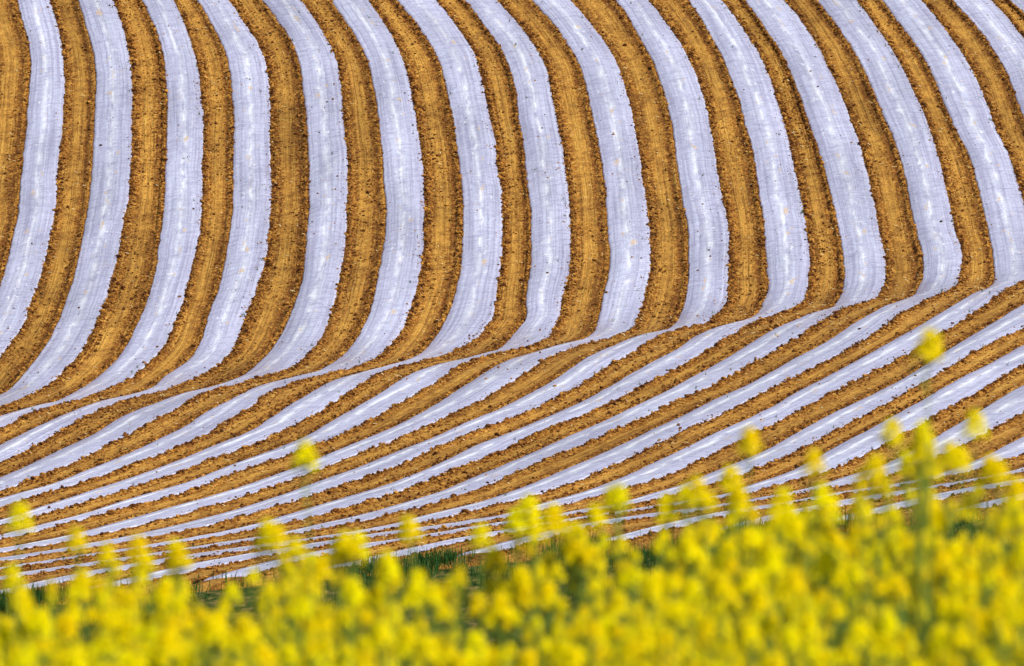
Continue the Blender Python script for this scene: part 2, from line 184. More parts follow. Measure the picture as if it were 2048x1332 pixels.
def hill(X, Y):
    """height of the far slope from the modelled height table (bicubic)"""
    ny, nx = HILL.shape
    fx = np.clip((X - HILL_X0) / HILL_DX, 0, nx - 1.0001)
    fy = np.clip((Y - HILL_Y0) / HILL_DY, 0, ny - 1.0001)
    ix, iy = np.floor(fx).astype(int), np.floor(fy).astype(int)
    wx, wy = cubic(fx - ix), cubic(fy - iy)
    z = 0
    for a in range(4):
        r = 0
        for b in range(4):
            r = r + wx[b] * HILL[np.clip(iy + a - 1, 0, ny - 1), np.clip(ix + b - 1, 0, nx - 1)]
        z = z + wy[a] * r
    return z


KY = np.array([-200, -40, 0, 15, 33, 45, 60, 120, 200, 244.0])
KZ = np.array([-6.0, -2.2, -1.75, -2.87, -4.25, -5.6, -7.4, -13.5, -21.5, -25.9])
_fy = np.arange(-200, 244.1, 1.0)
_fz = np.interp(_fy, KY, KZ)
_fz = np.convolve(np.pad(_fz, 5, mode='edge'), np.ones(11) / 11, 'valid')


def height(X, Y):
    X = np.asarray(X, float)
    Y = np.asarray(Y, float)
    X, Y = np.broadcast_arrays(X, Y)
    far = hill(X, Y)
    y1 = HILL_Y0 + HILL_DY * (HILL.shape[0] - 1)
    over = np.maximum(Y - y1, 0)
    far = far + .16 * 30 * (1 - np.exp(-over / 30)) - over * .02
    fade = np.clip(1 - (Y - 40) / 60, 0, 1)
    near = np.interp(Y, _fy, _fz) + .115 * np.clip(X, -14, 14) * fade * np.clip((Y + 20) / 30, 0, 1)
    w = np.clip((Y - 238) / 18, 0, 1)
    w = w * w * (3 - 2 * w)
    return near * (1 - w) + far * w


def edge_x(i, Y):
    """plan position of film edge i at depth Y (cubic between tabulated rows)"""
    f = np.clip((Y - ROW_Y0) / ROW_DY, 0, EDGE.shape[1] - 1.0001)
    k = np.floor(f).astype(int)
    w = cubic(f - k)
    n = EDGE.shape[1] - 1
    return sum(w[a] * EDGE[i][np.clip(k + a - 1, 0, n)] for a in range(4))


# ------------------------------------------------------------------ noise
def _hash(ix, iy, seed):
    n = (ix.astype(np.int64) * 374761393 + iy.astype(np.int64) * 668265263 + seed * 974634777) & 0xFFFFFFFF
    n = ((n ^ (n >> 13)) * 1274126177) & 0xFFFFFFFF
    n = n ^ (n >> 16)
    return (n & 0xFFFF) / 65535.0


def vnoise(x, y, seed=0):
    ix, iy = np.floor(x), np.floor(y)
    fx, fy = x - ix, y - iy
    fx, fy = fx * fx * (3 - 2 * fx), fy * fy * (3 - 2 * fy)
    a, b = _hash(ix, iy, seed), _hash(ix + 1, iy, seed)
    c, d = _hash(ix, iy + 1, seed), _hash(ix + 1, iy + 1, seed)
    return (a + (b - a) * fx) * (1 - fy) + (c + (d - c) * fx) * fy - .5


# ------------------------------------------------------------------ meshes
def mesh_obj(name, verts, faces, mat, parent=None, uv=None, smooth=True, mats=None, mat_index=None):
    """faces: (n,3) or (n,4) int array"""
    me = bpy.data.meshes.new(name)
    verts = np.asarray(verts, np.float32)
    faces = np.asarray(faces, np.int32)
    nf, k = faces.shape
    me.vertices.add(len(verts))
    me.vertices.foreach_set("co", verts.ravel())
    me.loops.add(nf * k)
    me.loops.foreach_set("vertex_index", faces.ravel())
    me.polygons.add(nf)
    me.polygons.foreach_set("loop_start", np.arange(0, nf * k, k, dtype=np.int32))
    me.polygons.foreach_set("use_smooth", np.full(nf, smooth, dtype=bool))
    if uv is not None:
        lay = me.uv_layers.new(name="lane")
        lay.data.foreach_set("uv", np.asarray(uv, np.float32)[faces.ravel()].ravel())
    for m in (mats or [mat]):
        me.materials.append(m)
    if mat_index is not None:
        me.polygons.foreach_set("material_index", np.asarray(mat_index, np.int32))
    me.update()
    me.validate()
    o = bpy.data.objects.new(name, me)
    COL.objects.link(o)
    if parent is not None:
        o.parent = parent
    return o


def grid_faces(ny, nx):
    a = np.arange(ny * nx).reshape(ny, nx)
    return np.stack([a[:-1, :-1], a[:-1, 1:], a[1:, 1:], a[1:, :-1]], -1).reshape(-1, 4)


def tag(o, label=None, cat=None, group=None, kind=None):
    if label: o['label'] = label
    if cat: o['category'] = cat
    if group: o['group'] = group
    if kind: o['kind'] = kind
    return o


# ------------------------------------------------------------------ materials
class NT:
    def __init__(self, name):
        self.m = bpy.data.materials.new(name)
        self.m.use_nodes = True
        self.t = self.m.node_tree
        self.b = self.t.nodes["Principled BSDF"]
        self.out = self.t.nodes["Material Output"]

    def n(self, kind, **kw):
        nd = self.t.nodes.new("ShaderNode" + kind)
        for k, v in kw.items():
            setattr(nd, k, v)
        return nd

    def l(self, a, b):
        self.t.links.new(a, b)

    def val(self, sock, v):
        if hasattr(v, 'node'): self.l(v, sock)
        else: sock.default_value = v

    def math(self, op, a, b=0.0, c=0.0):
        nd = self.n("Math", operation=op)
        self.val(nd.inputs[0], a); self.val(nd.inputs[1], b); self.val(nd.inputs[2], c)
        return nd.outputs[0]

    def noise(self, vec, scale, detail=3.0, rough=.55, dist=0.0):
        nd = self.n("TexNoise")
        self.l(vec, nd.inputs["Vector"])
        nd.inputs["Scale"].default_value = scale
        nd.inputs["Detail"].default_value = detail
        nd.inputs["Roughness"].default_value = rough
        nd.inputs["Distortion"].default_value = dist
        return nd.outputs["Fac"]

    def ramp(self, fac, stops):
        nd = self.n("ValToRGB")
        cr = nd.color_ramp
        while len(cr.elements) < len(stops): cr.elements.new(.5)
        for e, (p, c) in zip(cr.elements, stops):
            e.position = p
            e.color = (c, c, c, 1) if isinstance(c, (int, float)) else (*c, 1)
        self.l(fac, nd.inputs[0])
        return nd.outputs[0]

    def mix(self, fac, a, b, blend='MIX'):
        nd = self.n("Mix", data_type='RGBA', blend_type=blend)
        self.val(nd.inputs[0], fac)
        for s, v in ((nd.inputs[6], a), (nd.inputs[7], b)):
            if hasattr(v, 'node'): self.l(v, s)
            else: s.default_value = (*v, 1)
        return nd.outputs[2]

    def scale(self, vec, s):
        nd = self.n("Mapping")
        self.l(vec, nd.inputs["Vector"])
        nd.inputs["Scale"].default_value = s
        return nd.outputs["Vector"]

    def bump(self, h, strength, dist, prev=None):
        nd = self.n("Bump")
        nd.inputs["Strength"].default_value = strength
        nd.inputs["Distance"].default_value = dist
        self.l(h, nd.inputs["Height"])
        if prev: self.l(prev, nd.inputs["Normal"])
        return nd.outputs["Normal"]


def soil_material():
    s = NT("soil")
    geo = s.n("NewGeometry")
    pos = geo.outputs["Position"]
    uv = s.n("UVMap", uv_map="lane").outputs["UV"]
    sep = s.n("SeparateXYZ"); s.l(uv, sep.inputs[0])
    t = s.math('FRACT', sep.outputs["X"])
    lane = s.math('FLOOR', sep.outputs["X"])
    lv = s.n("CombineXYZ"); s.l(lane, lv.inputs["X"]); s.l(s.math('MULTIPLY', sep.outputs["Y"], .06), lv.inputs["Y"])
    shift = s.math('MULTIPLY', s.math('SUBTRACT', s.noise(lv.outputs[0], 2.3, 1.0), .5), .28)
    tt = s.math('ADD', t, shift)
    track = s.ramp(tt, [(.24, 0.0), (.36, .85), (.47, 1.0), (.55, .6), (.62, .85), (.71, 0.0)])
    fine = s.noise(pos, 9.0, 6.0, .72)
    grit = s.noise(pos, 21.0, 4.0, .65)
    mid = s.noise(pos, 2.4, 5.0, .65)
    long_ = s.noise(s.scale(pos, (1.0, .18, 1.0)), 1.4, 3.0)
    furrow = s.noise(s.scale(uv, (11.0, .11, 1)), 1.0, 3.0, .6)            # marks drawn along the lane by the machine
    furrow2 = s.noise(s.scale(uv, (26.0, .25, 1)), 1.0, 2.0, .5)
    loose = s.ramp(fine, [(.35, (.05, .014, .002)), (.44, (.22, .078, .010)), (.53, (.43, .185, .022)), (.66, (.72, .42, .085))])
    packed = s.ramp(grit, [(.32, (.30, .128, .016)), (.5, (.50, .248, .035)), (.68, (.70, .41, .080))])
    fac = s.math('MULTIPLY', track, s.ramp(long_, [(.32, .35), (.55, 1.0)]))
    col = s.mix(fac, loose, packed)
    col = s.mix(s.math('MULTIPLY', s.ramp(furrow, [(.36, .75), (.47, 0.0)]), s.ramp(fine, [(.40, 1.0), (.62, .35)])), col, (.13, .042, .006))
    col = s.mix(s.ramp(furrow2, [(.56, 0.0), (.68, .45)]), col, (.68, .42, .075))
    edge = s.math('MAXIMUM', s.ramp(t, [(.02, 1.0), (.22, 0.0)]), s.ramp(t, [(.66, 0.0), (.76, .95), (.84, .9), (.90, .05)]))
    moist_shade = s.math('MAXIMUM', s.ramp(mid, [(.36, .45), (.54, 0.0)]), s.math('MULTIPLY', edge, s.ramp(mid, [(.40, .85), (.64, .22)])))  # damp patches, plus clod and groove shade painted along the lane borders
    col = s.mix(moist_shade, col, (.11, .034, .007))
    rowv = s.n("TexWhiteNoise", noise_dimensions='1D'); s.l(lane, rowv.inputs["W"])
    tone = s.math('ADD', s.ramp(s.noise(pos, .22, 3.0, .55), [(.34, .80), (.50, 1.0), (.66, 1.10)]), s.math('MULTIPLY', s.math('SUBTRACT', rowv.outputs["Value"], .5), .20))
    tc = s.n("CombineColor"); s.l(s.math('MULTIPLY', tone, 1.08), tc.inputs[0]); s.l(s.math('MULTIPLY', tone, 1.07), tc.inputs[1]); s.l(s.math('MULTIPLY', tone, 1.28), tc.inputs[2])
    col = s.mix(1.0, col, tc.outputs[0], 'MULTIPLY')
    s.l(col, s.b.inputs["Base Color"])
    s.b.inputs["Roughness"].default_value = .95
    s.b.inputs["Specular IOR Level"].default_value = .15
    # tractor tyre lugs pressed across the packed track, and crumbs everywhere
    lug = s.n("TexWave", wave_type='BANDS', bands_direction='Y')
    s.l(uv, lug.inputs["Vector"])
    lug.inputs["Scale"].default_value = 1.55
    lug.inputs["Distortion"].default_value = 2.2
    lug.inputs["Detail"].default_value = 1.5
    lugh = s.math('MULTIPLY', lug.outputs["Fac"], s.math('MULTIPLY', fac, .35))
    nb = s.bump(lugh, .55, .05)
    nb = s.bump(s.math('MULTIPLY', s.noise(pos, 9.0, 6.0, .75), s.math('SUBTRACT', 1.0, s.math('MULTIPLY', fac, .35))), 1.0, .11, nb)
    nb = s.bump(furrow, .8, .10, nb)
    s.l(nb, s.b.inputs["Normal"])
    return s.m


def clod_material():
    s = NT("clod")
    pos = s.n("NewGeometry").outputs["Position"]
    f = s.noise(pos, 5.0, 3.0, .7)
    s.l(s.ramp(f, [(.38, (.04, .011, .003)), (.5, (.15, .052, .008)), (.62, (.46, .22, .040))]), s.b.inputs["Base Color"])
    s.b.inputs["Roughness"].default_value = .95
    s.b.inputs["Specular IOR Level"].default_value = .15
    return s.m


def film_material():
    s = NT("mulch_film")
    uv = s.n("UVMap", uv_map="lane").outputs["UV"]         # X: row number + 0..1 across, Y: metres along
    sep = s.n("SeparateXYZ"); s.l(uv, sep.inputs[0])
    t = s.math('FRACT', sep.outputs["X"])
    fine_long = s.noise(s.scale(uv, (16.0, .16, 1)), 1.0, 4.0, .6)        # lines drawn along the row
    broad_long = s.noise(s.scale(uv, (5.0, .10, 1)), 1.0, 2.0, .5)
    cross = s.noise(s.scale(uv, (2.6, 6.0, 1)), 1.0, 6.0, .68, .8)        # creases across the row
    cross2 = s.noise(s.scale(uv, (7.0, 13.0, 1)), 1.0, 4.0, .65, .5)
    patch = s.noise(s.scale(uv, (4.0, 1.1, 1)), 1.0, 5.0, .65)
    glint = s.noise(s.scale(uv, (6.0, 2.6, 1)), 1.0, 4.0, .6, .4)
    # base: milky bluish film
    col = s.ramp(fine_long, [(.36, (.36, .35, .475)), (.50, (.475, .475, .62)), (.64, (.55, .56, .70))])
    line = s.ramp(broad_long, [(.36, .42), (.44, 0.0), (.56, 0.0), (.64, .22)])
    col = s.mix(line, col, (.32, .315, .445))
    col = s.mix(s.ramp(cross, [(.39, .55), (.50, 0.0)]), col, (.30, .29, .42))
    col = s.mix(s.ramp(cross2, [(.56, 0.0), (.70, .55)]), col, (.72, .735, .84))
    # a white highlight painted into the colour, wandering along the crown of the bed
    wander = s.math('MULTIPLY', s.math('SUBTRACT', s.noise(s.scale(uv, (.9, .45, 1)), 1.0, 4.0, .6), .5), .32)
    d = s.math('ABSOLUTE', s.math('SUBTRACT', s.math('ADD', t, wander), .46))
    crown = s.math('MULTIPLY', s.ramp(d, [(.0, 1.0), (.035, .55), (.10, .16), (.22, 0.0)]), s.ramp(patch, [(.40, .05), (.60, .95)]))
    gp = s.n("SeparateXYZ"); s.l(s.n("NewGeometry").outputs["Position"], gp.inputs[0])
    highlight_gain = s.n("MapRange"); s.l(gp.outputs["Y"], highlight_gain.inputs[0])          # painted highlight made stronger on the lower slope
    highlight_gain.inputs[1].default_value = 288; highlight_gain.inputs[2].default_value = 303; highlight_gain.inputs[3].default_value = 2.0; highlight_gain.inputs[4].default_value = 1.0
    crown = s.math('MINIMUM', s.math('MULTIPLY', crown, highlight_gain.outputs[0]), 1.0)
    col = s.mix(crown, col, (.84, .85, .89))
    col = s.mix(s.math('MULTIPLY', s.ramp(glint, [(.62, 0.0), (.70, .8)]), s.ramp(d, [(.12, 1.0), (.34, .1)])), col, (.86, .865, .90))  # white glints painted into the base colour, mostly near the crown
    # dust and splashed soil near the buried edges, and sandy stains on the crown
    e = s.math('ABSOLUTE', s.math('SUBTRACT', t, .5))
    stain_n = s.noise(s.scale(uv, (4.5, 1.3, 1)), 1.0, 2.0, .5)
    stain = s.math('MULTIPLY', s.ramp(stain_n, [(.64, 0.0), (.70, .75)]), s.ramp(e, [(.10, 1.0), (.26, 0.0)]))
    col = s.mix(stain, col, (.66, .47, .27))
    spk = s.noise(s.scale(uv, (22.0, 12.0, 1)), 1.0, 3.0, .6)
    dirt = s.math('MULTIPLY', s.ramp(spk, [(.60, 0.0), (.67, .8)]), s.ramp(e, [(.20, .25), (.5, 1.0)]))
    col = s.mix(dirt, col, (.24, .12, .04))
    rowv = s.n("TexWhiteNoise", noise_dimensions='1D'); s.l(s.math('FLOOR', sep.outputs["X"]), rowv.inputs["W"])
    tone = s.math('ADD', s.ramp(s.noise(s.scale(uv, (.9, .16, 1)), 1.0, 3.0, .55), [(.34, .80), (.52, .94), (.68, 1.06)]), s.math('MULTIPLY', s.math('SUBTRACT', rowv.outputs["Value"], .5), .10))  # random tone per row, plus broad glare variation put into the colour
    tc = s.n("CombineColor"); s.l(s.math('MULTIPLY', tone, 1.0), tc.inputs[0]); s.l(s.math('MULTIPLY', tone, 1.0), tc.inputs[1]); s.l(s.math('MULTIPLY', tone, 1.01), tc.inputs[2])
    col = s.mix(1.0, col, tc.outputs[0], 'MULTIPLY')
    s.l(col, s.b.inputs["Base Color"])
    s.b.inputs["Roughness"].default_value = .27
    s.b.inputs["Specular IOR Level"].default_value = .5
    nb = s.bump(cross, .7, .09)
    nb = s.bump(cross2, .45, .022, nb)
    nb = s.bump(fine_long, .35, .03, nb)
    s.l(nb, s.b.inputs["Normal"])
    return s.m


def plain(name, stops, scale=4.0, rough=.8, trans=0.0, detail=2.0, spec=.3, per_object=0.0):
    s = NT(name)
    pos = s.n("NewGeometry").outputs["Position"]
    f = s.noise(pos, scale, detail, .6)
    col = s.ramp(f, stops)
    if per_object:
        oi = s.n("ObjectInfo").outputs["Random"]
        hsv = s.n("HueSaturation")
        s.l(s.math('ADD', s.math('MULTIPLY', oi, per_object), .5 - per_object / 2), hsv.inputs["Hue"])
        s.l(col, hsv.inputs["Color"])
        col = hsv.outputs["Color"]
    s.l(col, s.b.inputs["Base Color"])
    s.b.inputs["Roughness"].default_value = rough
    s.b.inputs["Specular IOR Level"].default_value = spec
    if trans:
        tr = s.n("BsdfTranslucent")
        s.l(col, tr.inputs["Color"])
        mx = s.n("MixShader")
        mx.inputs[0].default_value = trans
        s.l(s.b.outputs[0], mx.inputs[1]); s.l(tr.outputs[0], mx.inputs[2])
        s.l(mx.outputs[0], s.out.inputs["Surface"])
    return s.m


M_SOIL = soil_material()
M_CLOD = clod_material()
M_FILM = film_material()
M_GROUND = plain("rough_ground", [(.36, (.012, .022, .004)), (.48, (.035, .058, .010)), (.56, (.10, .085, .022)), (.66, (.19, .14, .045))], 3.5, .95, detail=7, spec=.1)
M_STRAW = plain("straw", [(.3, (.50, .36, .14)), (.7, (.72, .58, .32))], 8.0, .7)
M_GRASS = plain("grass", [(.3, (.010, .05, .008)), (.55, (.03, .11, .012)), (.75, (.34, .27, .08))], 2.2, .6, trans=.3, detail=4)
M_PETAL = plain("petal", [(.3, (.92, .71, .0)), (.55, (.96, .82, .0)), (.8, (.97, .89, .0))], 9.0, .9, trans=.16, per_object=.012, spec=.05)
_nt = M_PETAL.node_tree
_oi = _nt.nodes.new("ShaderNodeObjectInfo")
_cr = _nt.nodes.new("ShaderNodeValToRGB")
_cr.color_ramp.elements[0].position, _cr.color_ramp.elements[0].color = .05, (.99, .93, 1, 1)
_cr.color_ramp.elements[1].position, _cr.color_ramp.elements[1].color = .75, (1, 1, 1, 1)
_mx = _nt.nodes.new("ShaderNodeMix"); _mx.data_type = 'RGBA'; _mx.blend_type = 'MULTIPLY'; _mx.inputs[0].default_value = 1
_src = _nt.nodes["Principled BSDF"].inputs["Base Color"].links[0].from_socket
_nt.links.new(_oi.outputs["Random"], _cr.inputs[0])
_nt.links.new(_src, _mx.inputs[6]); _nt.links.new(_cr.outputs[0], _mx.inputs[7])
for _n in _nt.nodes:
    if _n.bl_idname == "ShaderNodeBsdfPrincipled": _nt.links.new(_mx.outputs[2], _n.inputs["Base Color"])
    if _n.bl_idname == "ShaderNodeBsdfTranslucent": _nt.links.new(_mx.outputs[2], _n.inputs["Color"])
M_BUD = plain("bud", [(.3, (.42, .38, .008)), (.7, (.62, .54, .01))], 30.0, .6, trans=.2)
M_STEM = plain("stem", [(.3, (.12, .19, .02)), (.7, (.22, .30, .04))], 6.0, .55)
M_LEAF = plain("leaf", [(.3, (.012, .050, .006)), (.55, (.03, .085, .010)), (.8, (.07, .14, .015))], 5.0, .5, trans=.3)

# ------------------------------------------------------------------ ground sheet, to the horizon
gy = np.unique(np.concatenate([np.arange(-200, 0, 20), np.arange(0, 70, 1.5), np.arange(70, 238, 6), np.arange(238, 352, 1.5),
                               350 + np.cumsum(np.linspace(2, 90, 46))]))
gx = np.concatenate([-40 - np.cumsum(np.linspace(4, 90, 24))[::-1], np.arange(-40, 40.1, 2), 40 + np.cumsum(np.linspace(4, 90, 24))])
GX, GY = np.meshgrid(gx, gy)
GZ = height(GX, GY)
under = np.clip((GY - 264.6) / .8, 0, 1) * np.clip((349 - GY) / 2, 0, 1) * np.clip((36 - np.abs(GX - 8)) / 2, 0, 1)
GZ = GZ - .35 * under
ground = mesh_obj("ground", np.stack([GX, GY, GZ], -1).reshape(-1, 3), grid_faces(*GX.shape), M_GROUND)
tag(ground, kind='structure')

# ------------------------------------------------------------------ the tilled field, one sheet whose columns follow the film rows
ROWS_Y = np.arange(264.4, 347.05, .1)
T_SOIL = np.array([0, .03, .065, .10, .135, .17, .21, .26, .31, .36, .41, .46, .51, .56, .61, .66, .71, .75, .79, .825, .86, .89, .92, .95, .98])
T_BED = np.linspace(0, 1, 13)[:-1]
edges = [edge_x(i, ROWS_Y) + .036 * vnoise(ROWS_Y * 3.3, ROWS_Y * 0 + i * 7.3, 5) + .02 * vnoise(ROWS_Y * 7.1, ROWS_Y * 0 + i * 5.1, 8) + .07 * vnoise(ROWS_Y * .55, ROWS_Y * 0 + i * 3.7, 6)
         for i in range(2 * N_FILM)]
lane_prop = [dict(gl=random.uniform(.0, .05), gr=random.uniform(.015, .06), rl=random.uniform(.025, .045), rr=random.uniform(.02, .045),
                  pl=random.uniform(.20, .27), pr=random.uniform(.76, .84)) for _ in range(N_FILM + 1)]


def soil_profile(t, L):
    p = lane_prop[L]
    g = lambda c, s: np.exp(-.5 * ((t - c) / s) ** 2)
    return p['rl'] * g(.09, .05) + p['rr'] * g(.92, .04) - p['gl'] * g(p['pl'], .035) - p['gr'] * g(p['pr'], .03) - .02 * g(.5, .2)


def bed_profile(t):
    return .05 * (1 - np.abs(2 * t - 1) ** 2.4) * 1.25


def soil_rough(X, Y, t):
    """loose at the borders, rolled flat in the wheel track"""
    loose = .22 + .78 * np.clip(np.abs(t - .48) / .30, 0, 1) ** 2
    return loose * (.075 * vnoise(X * 6, Y * 6, 1) + .055 * vnoise(X * 12, Y * 9, 2) + .04 * vnoise(X * 2.2, Y * 2.2, 3))


cx, ct, ck, cl = [], [], [], []          # x position, lateral coordinate, kind (0 soil, 1 bed), lane number
left0 = edges[0] - 1.35
for off, tq in ((16, .3), (11, .6), (7, .3), (4.5, .7), (2.6, .4), (1.2, .15)):
    cx.append(left0 - off); ct.append(tq); ck.append(0); cl.append(0)
for L in range(N_FILM + 1):
    a = left0 if L == 0 else edges[2 * L - 1]
    b = edges[2 * L] if L < N_FILM else edges[-1] + 6.0
    for t in T_SOIL:
        cx.append(a + (b - a) * t); ct.append(t); ck.append(0); cl.append(L)
    if L < N_FILM:
        for t in T_BED:
            cx.append(edges[2 * L] + (edges[2 * L + 1] - edges[2 * L]) * t); ct.append(t); ck.append(1); cl.append(L)
CX = np.array(cx).T
ct, ck, cl = np.array(ct), np.array(ck), np.array(cl)
CY = np.repeat(ROWS_Y[:, None], CX.shape[1], 1)
CT = np.repeat(ct[None, :], CX.shape[0], 0)
prof = np.zeros(len(ct))
for j in range(len(ct)):
    prof[j] = soil_profile(ct[j], cl[j]) if ck[j] == 0 else bed_profile(ct[j]) - .03
CZ = height(CX, CY) + prof[None, :] + np.where(ck[None, :] == 0, soil_rough(CX, CY, CT), 0)
CZ[0, :] -= .4
CZ[1, :] -= .12
CZ[:8, :] -= (.09 * np.linspace(1, 0, 8)[:, None]) * (1 + 2.2 * vnoise(CX[:8] * 1.1, CY[:8] * .8, 61))
uvs = np.stack([np.repeat((cl + np.clip(ct, .002, .998))[None, :], CX.shape[0], 0), CY], -1).reshape(-1, 2)
soil = mesh_obj("field_soil", np.stack([CX, CY, CZ], -1).reshape(-1, 3), grid_faces(*CX.shape), M_SOIL, uv=uvs)
tag(soil, kind='structure')

# ------------------------------------------------------------------ the film rows
T_FILM = np.concatenate([[0, .02, .05], np.linspace(.09, .91, 15), [.95, .98, 1.0]])
ORD = ["first", "second", "third", "fourth", "fifth", "sixth", "seventh", "eighth", "ninth", "tenth", "eleventh", "twelfth",
       "thirteenth", "fourteenth", "fifteenth", "sixteenth"]
START = {}
for k in range(N_FILM):
    y0 = 265.1 + random.uniform(-.2, .25)
    sel = np.where(ROWS_Y >= y0)[0]
    Yr = ROWS_Y[sel]
    a, b = edges[2 * k][sel], edges[2 * k + 1][sel]
    X = a[:, None] + (b - a)[:, None] * T_FILM[None, :]
    Y = np.repeat(Yr[:, None], len(T_FILM), 1)
    T = np.repeat(T_FILM[None, :], len(Yr), 0)
    away = 1 - (2 * T - 1) ** 2
    wr = .016 * vnoise(Y * 4.5 + 31 * k, T * 2.5, 21) + .012 * vnoise(T * 11 + 5 * k, Y * .7, 22) + .010 * vnoise(Y * 9.5 + 11 * k, T * 4, 23)
    Z = height(X, Y) + bed_profile(T) + .02 + wr * (.35 + .65 * away)
    Z[:, 0] -= .05; Z[:, -1] -= .05
    Z[0] -= .12; Z[1] -= .07; Z[2] -= .035
    slant = np.hypot(1, np.gradient(a, Yr))
    along = np.cumsum(slant) * .1
    UV = np.stack([k + np.clip(T, .002, .998), np.repeat(along[:, None] + 37.0 * k, len(T_FILM), 1)], -1).reshape(-1, 2)
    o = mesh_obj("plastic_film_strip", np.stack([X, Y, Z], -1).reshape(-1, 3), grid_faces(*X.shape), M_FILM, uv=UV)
    if k == 0:
        lab = "white plastic film strip furthest left, curving out at the left edge"
    elif k < 16:
        lab = "white plastic film strip over brown soil, %s from the left along the top edge" % ORD[k]
    else:
        lab = "white plastic film strip climbing to the right edge, %s up from the yellow flowers there" % ORD[20 - k]
    tag(o, lab, "plastic film", "white film strips across the field")

# ------------------------------------------------------------------ loose clods, crumbs, straw
ICO_V = []
g = (1 + 5 ** .5) / 2
for s1 in (-1, 1):
    for s2 in (-1, 1):
        ICO_V += [(0, s1, s2 * g), (s1, s2 * g, 0), (s2 * g, 0, s1)]
ICO_V = np.array(ICO_V, float) / math.hypot(1, g)
_d = ((ICO_V[:, None] - ICO_V[None]) ** 2).sum(-1)
_e = _d[_d > 1e-6].min() * 1.05
ICO_F = []
for i in range(12):
    for j in range(i + 1, 12):
        for k2 in range(j + 1, 12):
            if _d[i, j] < _e and _d[j, k2] < _e and _d[i, k2] < _e:
                n = np.cross(ICO_V[j] - ICO_V[i], ICO_V[k2] - ICO_V[i])
                ICO_F.append((i, j, k2) if n @ ICO_V[i] > 0 else (i, k2, j))
ICO_F = np.array(ICO_F)


def lane_pos(L, t, Y, film=False):
    f = (Y - ROWS_Y[0]) / .1
    i = np.clip(np.floor(f).astype(int), 0, len(ROWS_Y) - 2)
    w = f - i
    gx_ = lambda e: e[i] * (1 - w) + e[i + 1] * w
    if film:
        a, b = gx_(edges[2 * L]), gx_(edges[2 * L + 1])
    else:
        a = gx_(left0 if L == 0 else edges[2 * L - 1])
        b = gx_(edges[2 * L]) if L < N_FILM else gx_(edges[-1]) + 6.0
    return a + (b - a) * t


def in_view(X, Y, m=1.2):
    return np.abs(X) < Y * .0533 + m


cl_p, cl_r = [], []
for L in range(N_FILM + 1):
    wide = 1 if L < N_FILM else 2
    for kind, n in (('left', 8200), ('right', 5200), ('mid', 6500)):
        n = int(n * wide * random.uniform(.55, 1.35))
        Y = RNG.uniform(265, 346, n)
        if kind == 'left':
            t = np.abs(RNG.normal(0, .10, n)) - .025
            dens = .35 + 1.3 * vnoise(Y * .35 + 9 * L, Y * 0 + L, 41) + .5
            r = np.exp(RNG.normal(math.log(.025), .45, n))
        elif kind == 'right':
            t = 1 - np.abs(RNG.normal(0, .085, n)) + .012
            dens = .3 + 1.3 * vnoise(Y * .3 + 5 * L, Y * 0 + L, 42) + .45
            r = np.exp(RNG.normal(math.log(.024), .42, n))
        else:
            t = RNG.uniform(.08, .92, n)
            dens = .25 + .75 * (np.abs(t - .48) / .42) ** 2 + 1.1 * vnoise(Y * .25, t * 3 + L * 11, 43)
            r = np.exp(RNG.normal(math.log(.021), .48, n))
        keep = RNG.uniform(0, 1, n) < dens
        Y, t, r = Y[keep], t[keep], np.clip(r[keep], .012, .085)
        X = lane_pos(L, t, Y)
        v = in_view(X, Y)
        X, Y, r, t = X[v], Y[v], r[v], np.clip(t[v], 0, 1)
        Z = height(X, Y) + soil_profile(t, L) + soil_rough(X, Y, t) + r * .25
        cl_p.append(np.stack([X, Y, Z], -1)); cl_r.append(r)
    if L < N_FILM:                       # crumbs fallen on the film
        n = 900
        Y = RNG.uniform(265.5, 346, n)
        t = np.where(RNG.uniform(0, 1, n) < .72, 1 - np.abs(RNG.normal(0, .10, n)), RNG.uniform(.02, .98, n))
        r = np.clip(np.exp(RNG.normal(math.log(.014), .5, n)), .006, .05)
        dens = .3 + 1.6 * vnoise(Y * .5 + 3 * L, t * 2 + L * 5, 44) + .25
        keep = (RNG.uniform(0, 1, n) < dens) & (t < 1)
        Y, t, r = Y[keep], t[keep], r[keep]
        X = lane_pos(L, t, Y, True)
        v = in_view(X, Y)
        X, Y, r, t = X[v], Y[v], r[v], t[v]
        Z = height(X, Y) + bed_profile(t) + .02 + r * .4
        cl_p.append(np.stack([X, Y, Z], -1)); cl_r.append(r)
P, R = np.concatenate(cl_p), np.concatenate(cl_r)
n = len(R)
print("clods", n)
ang = RNG.uniform(0, 6.283, n)
jit = 1 + RNG.uniform(-.32, .32, (n, 12))
V = ICO_V[None] * jit[..., None] * np.stack([RNG.uniform(.8, 1.35, n), RNG.uniform(.75, 1.2, n), RNG.uniform(.6, .95, n)], -1)[:, None, :]
c, s_ = np.cos(ang)[:, None], np.sin(ang)[:, None]
V = np.stack([V[..., 0] * c - V[..., 1] * s_, V[..., 0] * s_ + V[..., 1] * c, V[..., 2]], -1) * R[:, None, None] + P[:, None, :]
FA = (ICO_F[None] + (np.arange(n) * 12)[:, None, None]).reshape(-1, 3)
clods = mesh_obj("soil_clods", V.reshape(-1, 3), FA, M_CLOD, smooth=False)
tag(clods, "dark brown clods and crumbs of earth along the film edges", "soil clods", kind='stuff')

